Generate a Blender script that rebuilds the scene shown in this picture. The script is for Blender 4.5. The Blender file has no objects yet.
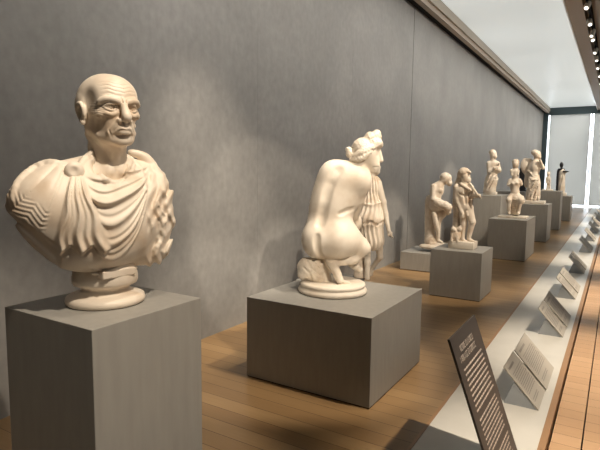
import bpy, bmesh, math, random
import numpy as np
from mathutils import Vector, Matrix

C = bpy.context.scene.collection
SC = bpy.context.scene
random.seed(7)

# ---------------------------------------------------------------- camera
FPX = 514.0
YAW, PITCH, ROLL, CAMH = 0.55, 0.1062, 0.0113, 1.55
_f = np.array([-math.sin(YAW), math.cos(YAW), 0.0])
_r = np.array([math.cos(YAW), math.sin(YAW), 0.0])
_u = np.array([0, 0, 1.0])
RH, FH = _r.copy(), _f.copy()                     # horizontal right / forward
f2 = _f*math.cos(PITCH) - _u*math.sin(PITCH)
u2 = _u*math.cos(PITCH) + _f*math.sin(PITCH)
r3 = _r*math.cos(ROLL) + u2*math.sin(ROLL)
u3 = -_r*math.sin(ROLL) + u2*math.cos(ROLL)
cam_d = bpy.data.cameras.new('camera')
cam_d.sensor_width = 36.0
cam_d.lens = 36.0*FPX/600.0
cam_d.clip_start = 0.05
cam = bpy.data.objects.new('camera', cam_d)
C.objects.link(cam)
M = Matrix(((r3[0], u3[0], -f2[0], 0), (r3[1], u3[1], -f2[1], 0), (r3[2], u3[2], -f2[2], CAMH), (0, 0, 0, 1)))
cam.matrix_world = M
SC.camera = cam


def ray(x, y):
    return r3*(x-300)/FPX - u3*(y-225)/FPX + f2


# ---------------------------------------------------------------- world, lamps, exposure
w = bpy.data.worlds.new('world')
SC.world = w
w.use_nodes = True
w.node_tree.nodes['Background'].inputs[0].default_value = (0.95, 0.93, 0.90, 1)
w.node_tree.nodes['Background'].inputs[1].default_value = 0.17
SC.view_settings.view_transform = 'Standard'
SC.view_settings.look = 'None'
SC.view_settings.exposure = 0.0
SC.view_settings.gamma = 1.0
SC.view_settings.use_curve_mapping = False
WARM = (1.0, 0.85, 0.68)


def spot(loc, target, power, deg=30, blend=0.6, rad=0.03, col=WARM):
    d = bpy.data.lights.new('spot_light', 'SPOT')
    d.energy = power
    d.spot_size = math.radians(deg)
    d.spot_blend = blend
    d.shadow_soft_size = rad
    d.color = col
    o = bpy.data.objects.new('spot_light', d)
    C.objects.link(o)
    o.location = loc
    o.rotation_euler = (Vector(target)-Vector(loc)).to_track_quat('-Z', 'Y').to_euler()
    return o


def lamps():
    TX = -0.607
    spot((0.75, 0.75, 4.25), (-1.5, 1.17, 1.25), 500, 31, 0.5)        # portrait bust, steep from the track
    spot((1.7, 2.3, 4.3), (-1.5, 1.17, 1.45), 90, 26, 0.6)
    spot((0.1, 3.15, 4.25), (-1.80, 3.5, 0.9), 480, 33, 0.4)
    spot((TX, 1.05, 4.25), (-1.45, 1.12, 1.08), 110, 22, 0.5)
    spot((TX, 3.5, 4.25), (-1.75, 3.5, 0.6), 150, 28, 0.5)
    spot((-0.6, -2.2, 4.3), (-1.52, 0.93, 0.75), 75, 15, 1.0, 0.05)     # near pedestal's front           # crouching figure
    spot((2.2, 0.0, 4.3), (-2.0, 3.65, 1.40), 1000, 18, 0.35)
    spot((0.2, 4.3, 4.25), (-2.45, 4.7, 0.95), 520, 17, 0.6)            # small figure behind
    for (x, y, z, p) in ((-1.6, 6.6, 1.0, 300), (-2.4, 7.9, 0.8, 330), (-1.6, 10.1, 1.2, 280), (-2.3, 11.3, 1.5, 260),
                         (-1.6, 12.9, 1.4, 300), (-1.6, 15.9, 1.3, 260), (-1.5, 19.2, 1.2, 260)):
        spot((0.6, y-1.1, 4.25), (x, y, z-.2), p*1.9, 26, 0.5)
        spot((1.9, y-2.0, 4.3), (x, y, z), p*1.0, 15, 0.6)
    spot((-1.1, 2.9, 4.3), (-3.15, 3.55, 0.9), 480, 38, 1.0, 0.05)        # wash on the wall
    d = bpy.data.lights.new('cove_strip', 'AREA')                       # linear wall washer in the slot beside the right-hand beam
    d.shape = 'RECTANGLE'; d.size = 0.06; d.size_y = 25.5; d.energy = 205; d.spread = math.radians(95); d.color = (1.0, 0.93, 0.85)
    o = bpy.data.objects.new('cove_strip', d); C.objects.link(o)
    zx = Vector((0.78, 0, 0.626)); yy = Vector((0, 1, 0)); xx = yy.cross(zx)
    o.matrix_world = Matrix(((xx.x, 0, zx.x, -1.0), (0, 1, 0, 14.2), (xx.z, 0, zx.z, 4.5), (0, 0, 0, 1)))
    for y in (2.4, 4.4, 7, 10, 13.5, 17.5, 21.5):
        spot((1.1, y, 4.2), (-0.05, y+.4, 0.0), 1150, 34, 1.0, 0.05)     # label shelf and the visitors' side


lamps()


# ---------------------------------------------------------------- materials
def mat(name, col, rough=0.6, metal=0.0, spec=0.5):
    m = bpy.data.materials.new(name)
    m.use_nodes = True
    b = m.node_tree.nodes['Principled BSDF']
    b.inputs['Base Color'].default_value = (*col, 1)
    b.inputs['Roughness'].default_value = rough
    b.inputs['Metallic'].default_value = metal
    b.inputs['Specular IOR Level'].default_value = spec
    return m


def nodes(m):
    return m.node_tree.nodes, m.node_tree.links, m.node_tree.nodes['Principled BSDF']


def noise_mix(m, c1, c2, scale, detail=6, lo=0.35, hi=0.65, stretch=(1, 1, 1), bump=0.0, rough=None):
    n, l, b = nodes(m)
    tc = n.new('ShaderNodeTexCoord'); mp = n.new('ShaderNodeMapping')
    mp.inputs['Scale'].default_value = stretch
    nz = n.new('ShaderNodeTexNoise'); nz.inputs['Scale'].default_value = scale; nz.inputs['Detail'].default_value = detail
    cr = n.new('ShaderNodeValToRGB')
    cr.color_ramp.elements[0].position = lo; cr.color_ramp.elements[0].color = (*c1, 1)
    cr.color_ramp.elements[1].position = hi; cr.color_ramp.elements[1].color = (*c2, 1)
    l.new(tc.outputs['Object'], mp.inputs[0]); l.new(mp.outputs[0], nz.inputs['Vector'])
    l.new(nz.outputs[0], cr.inputs[0]); l.new(cr.outputs[0], b.inputs['Base Color'])
    if bump:
        bp = n.new('ShaderNodeBump'); bp.inputs['Strength'].default_value = bump; bp.inputs['Distance'].default_value = 0.01
        l.new(nz.outputs[0], bp.inputs['Height']); l.new(bp.outputs[0], b.inputs['Normal'])
    return cr, nz, mp


MARBLE = mat('aged marble', (0.7, 0.6, 0.47), 0.5)
noise_mix(MARBLE, (0.60, 0.47, 0.34), (0.78, 0.69, 0.575), 7, 8, 0.30, 0.52)
MARBLE_W = mat('pale marble', (0.7, 0.6, 0.47), 0.5)
noise_mix(MARBLE_W, (0.64, 0.545, 0.43), (0.78, 0.71, 0.605), 5, 8, 0.3, 0.55)
DARKSTONE = mat('dark grey stone', (0.035, 0.036, 0.04), 0.35)
PED = mat('grey painted pedestal', (0.30, 0.285, 0.25), 0.5)
noise_mix(PED, (0.30, 0.29, 0.265), (0.335, 0.325, 0.297), 30, 4, 0.3, 0.7, (1, 1, 0.15))
TOE = mat('pedestal shadow gap', (0.05, 0.03, 0.02), 0.7)
WHITE = mat('white shelf paint', (0.66, 0.64, 0.58), 0.3)
noise_mix(WHITE, (0.60, 0.585, 0.53), (0.69, 0.67, 0.61), 3, 5, 0.3, 0.7)
CARD = mat('label card', (0.50, 0.47, 0.41), 0.55)
CARDTXT = mat('label print', (0.30, 0.28, 0.25), 0.6)
STEEL = mat('brushed grey metal', (0.42, 0.45, 0.49), 0.3, 0.6)
SIGN = mat('charcoal sign panel', (0.062, 0.053, 0.047), 0.5)
SIGNTXT = mat('cream lettering', (0.55, 0.50, 0.43), 0.6)
BEAM = mat('brown painted beam', (0.42, 0.355, 0.29), 0.5)
BEAM_L = mat('pale beam trim', (0.45, 0.40, 0.33), 0.5)
BLACK = mat('black track', (0.012, 0.012, 0.013), 0.7, 0, 0.1)
FRAME = mat('dark slate frame', (0.07, 0.105, 0.12), 0.4)
NOSE = mat('oak edging', (0.36, 0.21, 0.105), 0.45)

# concrete wall
WALL = mat('smooth concrete', (0.15, 0.145, 0.13), 0.42)
cr, nz, mp = noise_mix(WALL, (0.235, 0.232, 0.222), (0.30, 0.296, 0.284), 1.1, 12, 0.35, 0.68, (1, 1, 1))
n, l, b = nodes(WALL)
nz2 = n.new('ShaderNodeTexNoise'); nz2.inputs['Scale'].default_value = 14; nz2.inputs['Detail'].default_value = 10
mp2 = n.new('ShaderNodeMapping'); mp2.inputs['Scale'].default_value = (1, 1, 0.8)
l.new(mp.inputs[0].links[0].from_socket, mp2.inputs[0]); l.new(mp2.outputs[0], nz2.inputs['Vector'])
mx = n.new('ShaderNodeMix'); mx.data_type = 'RGBA'; mx.blend_type = 'OVERLAY'; mx.inputs[0].default_value = 0.26
l.new(cr.outputs[0], mx.inputs[6]); l.new(nz2.outputs[0], mx.inputs[7])
l.new(mx.outputs[2], b.inputs['Base Color'])
mr = n.new('ShaderNodeMapRange'); mr.inputs[3].default_value = 0.32; mr.inputs[4].default_value = 0.55
l.new(nz2.outputs[0], mr.inputs[0]); l.new(mr.outputs[0], b.inputs['Roughness'])


def boards(name, width, cols, rough=0.33, seam=0.035, y_off=0.0):
    m = mat(name, cols[0], rough)
    n, l, b = nodes(m)
    tc = n.new('ShaderNodeTexCoord'); sx = n.new('ShaderNodeSeparateXYZ')
    l.new(tc.outputs['Object'], sx.inputs[0])
    dv = n.new('ShaderNodeMath'); dv.operation = 'DIVIDE'; dv.inputs[1].default_value = width
    ad = n.new('ShaderNodeMath'); ad.operation = 'ADD'; ad.inputs[1].default_value = y_off
    l.new(sx.outputs[1], ad.inputs[0]); l.new(ad.outputs[0], dv.inputs[0])
    fl = n.new('ShaderNodeMath'); fl.operation = 'FLOOR'; l.new(dv.outputs[0], fl.inputs[0])
    fr = n.new('ShaderNodeMath'); fr.operation = 'FRACT'; l.new(dv.outputs[0], fr.inputs[0])
    wn = n.new('ShaderNodeTexWhiteNoise'); wn.noise_dimensions = '1D'; l.new(fl.outputs[0], wn.inputs['W'])
    cr = n.new('ShaderNodeValToRGB')
    cr.color_ramp.elements[0].color = (*cols[0], 1); cr.color_ramp.elements[1].color = (*cols[2], 1)
    e = cr.color_ramp.elements.new(0.5); e.color = (*cols[1], 1)
    # board tone = random + fine grain along the board
    mp = n.new('ShaderNodeMapping'); mp.inputs['Scale'].default_value = (1.2, 28, 1)
    nz = n.new('ShaderNodeTexNoise'); nz.inputs['Scale'].default_value = 2.5; nz.inputs['Detail'].default_value = 8
    cb = n.new('ShaderNodeCombineXYZ')
    a2 = n.new('ShaderNodeMath'); a2.operation = 'MULTIPLY_ADD'; a2.inputs[1].default_value = 7.3
    l.new(wn.outputs[0], a2.inputs[0]); l.new(sx.outputs[0], a2.inputs[2])
    l.new(a2.outputs[0], cb.inputs[0]); l.new(sx.outputs[1], cb.inputs[1])
    l.new(cb.outputs[0], mp.inputs[0]); l.new(mp.outputs[0], nz.inputs['Vector'])
    mm = n.new('ShaderNodeMix'); mm.inputs[0].default_value = 0.5
    l.new(wn.outputs[0], mm.inputs[2]); l.new(nz.outputs[0], mm.inputs[3])
    l.new(mm.outputs[0], cr.inputs[0])
    # seams between boards
    lt = n.new('ShaderNodeMath'); lt.operation = 'LESS_THAN'; lt.inputs[1].default_value = seam
    l.new(fr.outputs[0], lt.inputs[0])
    sm = n.new('ShaderNodeMix'); sm.data_type = 'RGBA'
    sm.inputs[7].default_value = (0.10, 0.05, 0.02, 1)
    l.new(lt.outputs[0], sm.inputs[0]); l.new(cr.outputs[0], sm.inputs[6]); l.new(sm.outputs[2], b.inputs['Base Color'])
    return m


OAK = boards('oak platform boards', 0.13, ((0.24, 0.142, 0.064), (0.32, 0.20, 0.092), (0.41, 0.272, 0.135)), 0.3)
OAK2 = boards('oak visitor floor', 0.13, ((0.46, 0.27, 0.14), (0.56, 0.35, 0.19), (0.64, 0.42, 0.24)), 0.4, 0.02, 0.04)


def emis(name, col, s):
    m = bpy.data.materials.new(name); m.use_nodes = True
    nt = m.node_tree; nt.nodes.remove(nt.nodes['Principled BSDF'])
    e = nt.nodes.new('ShaderNodeEmission'); e.inputs[0].default_value = (*col, 1); e.inputs[1].default_value = s
    nt.links.new(e.outputs[0], nt.nodes['Material Output'].inputs[0])
    return m


DAY = emis('daylight behind glass', (0.87, 0.94, 1.0), 6.3)
LENS = emis('lit lamp lens', (1.0, 0.93, 0.80), 3.0)

SCRIM = mat('glowing ceiling scrim', (0.75, 0.77, 0.75), 0.35)
n, l, b = nodes(SCRIM)
b.inputs['Emission Color'].default_value = (0.86, 0.93, 0.92, 1)
b.inputs['Emission Strength'].default_value = 0.42
tc = n.new('ShaderNodeTexCoord'); mp = n.new('ShaderNodeMapping'); mp.inputs['Scale'].default_value = (0.25, 0.55, 1)
nz = n.new('ShaderNodeTexNoise'); nz.inputs['Scale'].default_value = 1.4; nz.inputs['Detail'].default_value = 2
mr = n.new('ShaderNodeMapRange'); mr.inputs[1].default_value = 0.3; mr.inputs[2].default_value = 0.7
mr.inputs[3].default_value = 0.44; mr.inputs[4].default_value = 0.52
l.new(tc.outputs['Object'], mp.inputs[0]); l.new(mp.outputs[0], nz.inputs['Vector']); l.new(nz.outputs[0], mr.inputs[0])
l.new(mr.outputs[0], b.inputs['Emission Strength'])

SCRIM_DULL = mat('dulled unseen scrim', (0.45, 0.46, 0.45), 0.5)  # unseen panels, made dull to cut ambient light on the near pedestals
SHADE = bpy.data.materials.new('translucent roller blind'); SHADE.use_nodes = True
n, l, b = nodes(SHADE)
b.inputs['Base Color'].default_value = (0.55, 0.55, 0.53, 1); b.inputs['Roughness'].default_value = 0.8
tr = n.new('ShaderNodeBsdfTranslucent'); tr.inputs[0].default_value = (0.72, 0.71, 0.68, 1)
ms = n.new('ShaderNodeMixShader'); ms.inputs[0].default_value = 0.35
l.new(b.outputs[0], ms.inputs[1]); l.new(tr.outputs[0], ms.inputs[2]); l.new(ms.outputs[0], n['Material Output'].inputs[0])


# ---------------------------------------------------------------- mesh helpers
def add_box(bm, x0, x1, y0, y1, z0, z1):
    vs = [bm.verts.new((x, y, z)) for x in (x0, x1) for y in (y0, y1) for z in (z0, z1)]
    for f in ((0, 1, 3, 2), (4, 6, 7, 5), (0, 4, 5, 1), (2, 3, 7, 6), (0, 2, 6, 4), (1, 5, 7, 3)):
        bm.faces.new([vs[i] for i in f])


def obj(name, bm, m, parent=None, smooth=False):
    bmesh.ops.recalc_face_normals(bm, faces=bm.faces[:])
    me = bpy.data.meshes.new(name); bm.to_mesh(me); bm.free()
    if smooth:
        for p in me.polygons: p.use_smooth = True
    me.materials.append(m)
    o = bpy.data.objects.new(name, me); C.objects.link(o)
    if parent: o.parent = parent
    return o


def box(name, m, a, parent=None, bevel=0.0):
    bm = bmesh.new(); add_box(bm, *a)
    if bevel:
        bmesh.ops.bevel(bm, geom=bm.edges[:], offset=bevel, segments=2, affect='EDGES', profile=0.5)
    return obj(name, bm, m, parent)


def struct(o):
    o['kind'] = 'structure'; return o


def tag(o, label, cat, group=None):
    o['label'] = label; o['category'] = cat
    if group: o['group'] = group
    return o


def thing(name, label, cat, loc=(0, 0, 0), group=None):
    o = bpy.data.objects.new(name, None); C.objects.link(o); o.location = loc
    o.empty_display_size = 0.1
    return tag(o, label, cat, group)


def lathe(bm, prof, c=(0, 0, 0), seg=48, sx=1.0, sy=1.0):
    rings = []
    for r, z in prof:
        rings.append([bm.verts.new((c[0]+sx*r*math.cos(2*math.pi*i/seg), c[1]+sy*r*math.sin(2*math.pi*i/seg), c[2]+z)) for i in range(seg)])
    for a, b_ in zip(rings, rings[1:]):
        for i in range(seg):
            bm.faces.new((a[i], a[(i+1) % seg], b_[(i+1) % seg], b_[i]))
    bm.faces.new(rings[0][::-1]); bm.faces.new(rings[-1])


# ---------------------------------------------------------------- the room
YB = 27.2
WX = -3.146
struct(box('wall_left', WALL, (WX-0.3, WX, -3.0, 8.808, -0.1, 4.55)))
struct(box('wall_left', WALL, (WX-0.3, WX, 8.825, YB, -0.1, 4.55)))
struct(box('trim_1', BLACK, (WX-0.3, WX-0.02, 8.80, 8.83, -0.1, 4.5)))          # the dark joint between wall panels
for i, y in enumerate((4.29, 6.454, 13.2, 17.64)):
    struct(box('trim_%d' % (40+i), WALL, (WX-0.001, WX+0.0008, y-0.004, y+0.004, 0.0, 4.3)))
struct(box('floor', OAK, (WX, -0.905, -3.0, YB+0.15, -0.25, 0.0)))
struct(box('trim_2', NOSE, (-0.905, -0.886, -3.0, YB, -0.2, 0.003)))
struct(box('trim_3', WHITE, (-0.886, -0.285, -3.0, YB, -0.2, 0.0)))
struct(box('trim_4', NOSE, (-0.285, -0.247, -3.0, YB, -0.2, 0.002)))
struct(box('trim_5', BLACK, (-0.247, 0.9, -3.0, YB, -0.25, -0.09)))
struct(box('floor', OAK2, (-0.232, -0.078, -3.0, YB, -0.24, -0.012)))
struct(box('floor', OAK2, (-0.070, 0.9, -3.0, YB, -0.24, -0.012)))
struct(box('floor', OAK2, (0.908, 7.0, -3.0, YB, -0.24, -0.012)))

struct(box('ceiling', SCRIM, (-3.3, -0.93, 7.4, YB, 4.60, 4.66)))
struct(box('ceiling', SCRIM_DULL, (-3.3, -0.93, -3.0, 7.4, 4.60, 4.66)))
struct(box('trim_6', BLACK, (WX, -3.03, -3.0, YB, 4.36, 4.50)))                  # dark slot with track by the wall
struct(box('trim_7', BEAM, (-3.03, -2.93, -3.0, YB, 4.34, 4.60)))
struct(box('trim_13', BEAM_L, (-2.93, -2.89, -3.0, YB, 4.43, 4.60)))
struct(box('trim_8', BEAM, (-0.94, -0.69, -3.0, YB, 4.40, 4.66)))
struct(box('trim_9', mat('metal strip with painted glint', (0.9, 0.9, 0.87), 0.3), (-0.965, -0.94, -3.0, YB, 4.39, 4.42)))  # near-white colour stands in for light caught on the metal edge
struct(box('ceiling', BEAM, (-0.69, 0.1, -3.0, YB, 4.62, 4.7)))
struct(box('ceiling', SCRIM, (0.1, 3.3, 7.4, YB, 4.60, 4.66)))
struct(box('ceiling', SCRIM_DULL, (0.1, 3.3, -3.0, 7.4, 4.60, 4.66)))

struct(box('wall_unseen', WALL, (WX, 7.0, -3.3, -3.0, -0.3, 4.7)))  # unseen wall, added to block ambient light from behind the camera
struct(box('ceiling', SCRIM_DULL, (3.3, 7.0, -3.0, YB, 4.60, 4.66)))
# end wall of glass with roller blinds
struct(box('trim_20', FRAME, (WX, -2.94, YB-0.25, YB+0.1, 0, 4.66)))
struct(box('trim_21', FRAME, (-2.94, 3.3, YB-0.05, YB+0.1, 4.26, 4.62)))
struct(box('trim_22', FRAME, (-2.94, 3.3, YB+0.05, YB+0.15, 4.66, 4.9)))


def window(nm, x0, x1):
    r = bpy.data.objects.new(nm, None); C.objects.link(r); r['kind'] = 'structure'
    box('glass_pane', DAY, (x0, x1, YB+0.16, YB+0.18, 0, 4.4), r)
    box('roller_blind', SHADE, (x0+0.055, x1-0.04, YB+0.03, YB+0.034, 0.10, 4.26), r)
    box('hem_bar', mat('blind hem', (0.25, 0.26, 0.27), 0.4), (x0+0.055, x1-0.04, YB+0.02, YB+0.044, 0.08, 0.11), r)


window('window_1', -2.94, -1.165)
struct(box('trim_23', mat('mullion', (0.30, 0.32, 0.33), 0.3, 0.3), (-1.165, -1.12, YB-0.05, YB+0.16, 0, 4.26)))
window('window_2', -1.12, 1.0)
struct(box('trim_24', FRAME, (1.0, 1.1, YB-0.05, YB+0.16, 0, 4.26)))


# ---------------------------------------------------------------- pedestals
def pedestal(x0, x1, y0, y1, h, label):
    cx, cy = (x0+x1)/2, (y0+y1)/2
    t = thing('display_pedestal', label, 'pedestal', (cx, cy, 0), 'grey display pedestals')
    a, b_ = (x1-x0)/2, (y1-y0)/2
    box('case', PED, (-a, a, -b_, b_, 0.009, h), t, 0.002)
    box('base', TOE, (-a+0.006, a-0.006, -b_+0.006, b_-0.006, 0.0, 0.011), t)
    return t


pedestal(-1.734, -1.274, 0.925, 1.388, 1.08, 'tall grey pedestal under the bald man bust, nearest the camera')
pedestal(-2.283, -1.28, 2.98, 3.98, 0.612, 'low wide grey pedestal carrying the crouching nude figure')
pedestal(-2.75, -2.22, 4.42, 4.95, 0.43, 'small grey pedestal hidden behind the crouching figure, under the tunic statue')
pedestal(-1.93, -1.31, 6.28, 6.92, 0.59, 'square grey pedestal under the standing man with the animal')
pedestal(-2.855, -2.06, 7.72, 8.5, 0.285, 'very low grey pedestal under the seated nude by the wall')
pedestal(-1.92, -1.285, 9.62, 10.75, 0.725, 'grey pedestal under the seated broken torso statue')
pedestal(-2.75, -1.96, 10.9, 11.8, 1.08, 'tall grey pedestal under the veiled woman statue with crossed arms')
pedestal(-1.9, -1.27, 12.62, 13.45, 0.842, 'grey pedestal under the winged statue')
pedestal(-2.75, -2.0, 14.3, 15.1, 1.06, 'tall grey pedestal under the black statue by the wall')
pedestal(-1.82, -1.27, 15.55, 16.15, 1.059, 'tall grey pedestal under the small cat-like figure')
pedestal(-1.75, -1.23, 18.7, 19.5, 0.808, 'farthest grey pedestal, under the half black half white figure')


# ---------------------------------------------------------------- clay: implicit sculpting turned into a mesh
class Clay:
    """Smoothly blended volumes on a grid, meshed by surface nets. frame: columns right/away/up."""
    def __init__(s, h, o=(0, 0, 0), basis=None, u=1.0, pad=0.0):
        s.pad = pad; s.h = h; s.o = np.array(o, float); s.u = u
        s.B = np.eye(3) if basis is None else np.array(basis, float)     # rows: axes in object space
        s.pr = []; s.F = None

    def pt(s, p):
        return s.o + (np.array(p, float)*s.u) @ s.B

    def cone(s, a, b, ra, rb=None, k=None, op='u'):
        rb = ra if rb is None else rb
        s.pr.append(('c', s.pt(a), s.pt(b), ra*s.u, rb*s.u, (k if k is not None else min(ra, rb)*0.6)*s.u, op)); return s

    def ell(s, c, r, k=None, op='u', roll=0.0, yaw=0.0, tilt=0.0):
        cr_, sr = math.cos(math.radians(roll)), math.sin(math.radians(roll))
        cy, sy = math.cos(math.radians(yaw)), math.sin(math.radians(yaw))
        ct, st = math.cos(math.radians(tilt)), math.sin(math.radians(tilt))
        R = np.array([[cr_, 0, sr], [0, 1, 0], [-sr, 0, cr_]])           # roll in the right/up plane (+ = anticlockwise)
        T = np.array([[1, 0, 0], [0, ct, st], [0, -st, ct]])
        Yw = np.array([[cy, sy, 0], [-sy, cy, 0], [0, 0, 1]])
        A = T @ R @ Yw @ s.B if False else (T @ R @ Yw) @ s.B
        s.pr.append(('e', s.pt(c), np.array(r, float)*s.u, A, None, (k if k is not None else min(r)*0.4)*s.u, op)); return s

    def box(s, c, r, rd=0.0, k=0.0, op='u', roll=0.0, yaw=0.0):
        s.ell(c, r, k, op, roll, yaw); q = s.pr[-1]
        s.pr[-1] = ('b', q[1], q[2], q[3], rd*s.u, k*s.u, op); return s

    def chain(s, pts, r, k=None, op='u', n=None, closed=False):
        P = [np.array(p, float) for p in pts]
        R = list(r) if hasattr(r, '__len__') else [r]*len(P)
        if len(P) > 2 or n:
            n = n or 4
            Q, RR = [], []
            for i in range(len(P)-1):
                p0, p1, p2, p3 = P[max(i-1, 0)], P[i], P[i+1], P[min(i+2, len(P)-1)]
                for j in range(n):
                    t = j/n
                    Q.append(0.5*((2*p1)+(-p0+p2)*t+(2*p0-5*p1+4*p2-p3)*t*t+(-p0+3*p1-3*p2+p3)*t**3))
                    RR.append(R[i]*(1-t)+R[i+1]*t)
            Q.append(P[-1]); RR.append(R[-1]); P, R = Q, RR
        for a, b_, ra, rb in zip(P, P[1:], R, R[1:]):
            s.cone(a, b_, ra, rb, k if k is not None else min(ra, rb)*0.5, op)
        return s

    def _grid(s):
        lo = np.full(3, 1e9); hi = -lo
        for q in s.pr:
            if q[-1] != 'u': continue
            if q[0] == 'c':
                m = max(q[3], q[4]); a = np.minimum(q[1], q[2])-m; b_ = np.maximum(q[1], q[2])+m
            else:
                e = np.sqrt(((q[3]*q[2][:, None])**2).sum(0)) if q[0] == 'e' else np.abs(q[3]*q[2][:, None]).sum(0)
                a = q[1]-e; b_ = q[1]+e
            lo = np.minimum(lo, a); hi = np.maximum(hi, b_)
        pad = 6*s.h+s.pad
        lo -= pad; hi += pad
        s.lo = lo; s.N = np.ceil((hi-lo)/s.h).astype(int)+1
        s.ax = [lo[i]+s.h*np.arange(s.N[i]) for i in range(3)]
        s.F = np.full(tuple(s.N), 0.5, np.float32)

    def bake(s):
        if s.F is None: s._grid()
        for q in s.pr:
            k, op = q[5], q[6]
            m = k+3*s.h
            if q[0] == 'c':
                rr = max(q[3], q[4])+m; a = np.minimum(q[1], q[2])-rr; b_ = np.maximum(q[1], q[2])+rr
            else:
                e = np.sqrt(((q[3]*q[2][:, None])**2).sum(0)) if q[0] == 'e' else np.abs(q[3]*q[2][:, None]).sum(0)
                a = q[1]-e-m; b_ = q[1]+e+m
            i0 = np.clip(((a-s.lo)/s.h).astype(int), 0, s.N); i1 = np.clip(((b_-s.lo)/s.h).astype(int)+2, 0, s.N)
            if (i1 <= i0).any(): continue
            X = s.ax[0][i0[0]:i1[0], None, None].astype(np.float32)-np.float32(q[1][0])
            Y = s.ax[1][None, i0[1]:i1[1], None].astype(np.float32)-np.float32(q[1][1])
            Z = s.ax[2][None, None, i0[2]:i1[2]].astype(np.float32)-np.float32(q[1][2])
            if q[0] == 'c':
                d = q[2]-q[1]; L = max(float(d@d), 1e-12)
                t = np.clip((X*d[0]+Y*d[1]+Z*d[2])/L, 0, 1)
                D = np.sqrt((X-t*d[0])**2+(Y-t*d[1])**2+(Z-t*d[2])**2)-(q[3]+(q[4]-q[3])*t)
            else:
                A = q[3]; r = q[2]
                U = [X*A[i, 0]+Y*A[i, 1]+Z*A[i, 2] for i in range(3)]
                if q[0] == 'e':
                    k0 = np.sqrt((U[0]/r[0])**2+(U[1]/r[1])**2+(U[2]/r[2])**2)
                    k1 = np.sqrt((U[0]/r[0]**2)**2+(U[1]/r[1]**2)**2+(U[2]/r[2]**2)**2)+1e-6
                    D = k0*(k0-1)/k1
                else:
                    Q = [np.abs(U[i])-(r[i]-q[4]) for i in range(3)]
                    D = np.sqrt(sum(np.maximum(v, 0)**2 for v in Q))+np.minimum(np.maximum(np.maximum(Q[0], Q[1]), Q[2]), 0)-q[4]
            sl = tuple(slice(i0[i], i1[i]) for i in range(3))
            F = s.F[sl]
            k = max(k, 1e-6)
            if op == 'u':
                hh = np.maximum(k-np.abs(F-D), 0)/k
                s.F[sl] = np.minimum(F, D)-hh*hh*k*0.25
            else:
                hh = np.maximum(k-np.abs(F+D), 0)/k
                s.F[sl] = np.maximum(F, -D)+hh*hh*k*0.25
        s.pr = []
        return s

    def disp(s, fn, band=0.03):
        s.bake()
        idx = np.nonzero(np.abs(s.F) < band)
        P = np.stack([s.ax[i][idx[i]] for i in range(3)], 1)
        s.F[idx] += fn(P).astype(np.float32)
        return s

    def at(s, p):
        i = np.clip(((p-s.lo)/s.h+0.5).astype(int), 0, s.N-1)
        return s.F[i[0], i[1], i[2]]

    def mesh(s, name, m, parent=None, loc=None):
        s.bake()
        F, h = s.F, s.h
        S = F < 0
        N = F.shape
        cn = tuple(n_-1 for n_ in N)
        acc = np.zeros(cn+(3,), np.float32); cnt = np.zeros(cn, np.float32)
        edges = []
        for a in range(3):
            b_, c = (a+1) % 3, (a+2) % 3
            sl0 = [slice(None)]*3; sl1 = [slice(None)]*3
            sl0[a] = slice(0, -1); sl1[a] = slice(1, None)
            A, B_ = F[tuple(sl0)], F[tuple(sl1)]
            cr_ = np.nonzero(S[tuple(sl0)] != S[tuple(sl1)])
            va, vb = A[cr_], B_[cr_]
            t = va/(va-vb)
            P = np.stack(cr_, 1).astype(np.float32); P[:, a] += t
            ij = np.stack(cr_, 1)
            ok = (ij[:, b_] > 0) & (ij[:, c] > 0) & (ij[:, b_] < N[b_]-1) & (ij[:, c] < N[c]-1)
            for db in (0, 1):
                for dc in (0, 1):
                    q = ij.copy(); q[:, b_] -= db; q[:, c] -= dc
                    g = ok
                    key = (q[g, 0], q[g, 1], q[g, 2])
                    np.add.at(acc, key, P[g]); np.add.at(cnt, key, 1)
            edges.append((ij[ok], (va[ok] < 0), a, b_, c))
        used = cnt > 0
        vid = np.full(cn, -1, np.int64); vid[used] = np.arange(used.sum())
        V = acc[used]/cnt[used][:, None]*h+s.lo
        quads = []
        for ij, sg, a, b_, c in edges:
            def v(db, dc):
                q = ij.copy(); q[:, b_] -= db; q[:, c] -= dc
                return vid[q[:, 0], q[:, 1], q[:, 2]]
            Q = np.stack([v(0, 0), v(1, 0), v(1, 1), v(0, 1)], 1)
            Q[~sg] = Q[~sg][:, ::-1]
            quads.append(Q)
        Q = np.concatenate(quads)
        me = bpy.data.meshes.new(name)
        me.vertices.add(len(V)); me.vertices.foreach_set('co', V.astype(np.float32).ravel())
        me.loops.add(Q.size); me.loops.foreach_set('vertex_index', Q.astype(np.int32).ravel())
        me.polygons.add(len(Q)); me.polygons.foreach_set('loop_start', np.arange(0, Q.size, 4, dtype=np.int32))
        me.polygons.foreach_set('use_smooth', np.ones(len(Q), bool))
        me.update(calc_edges=True)
        me.materials.append(m)
        o = bpy.data.objects.new(name, me); C.objects.link(o)
        if parent: o.parent = parent
        if loc is not None: o.location = loc
        return o


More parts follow.
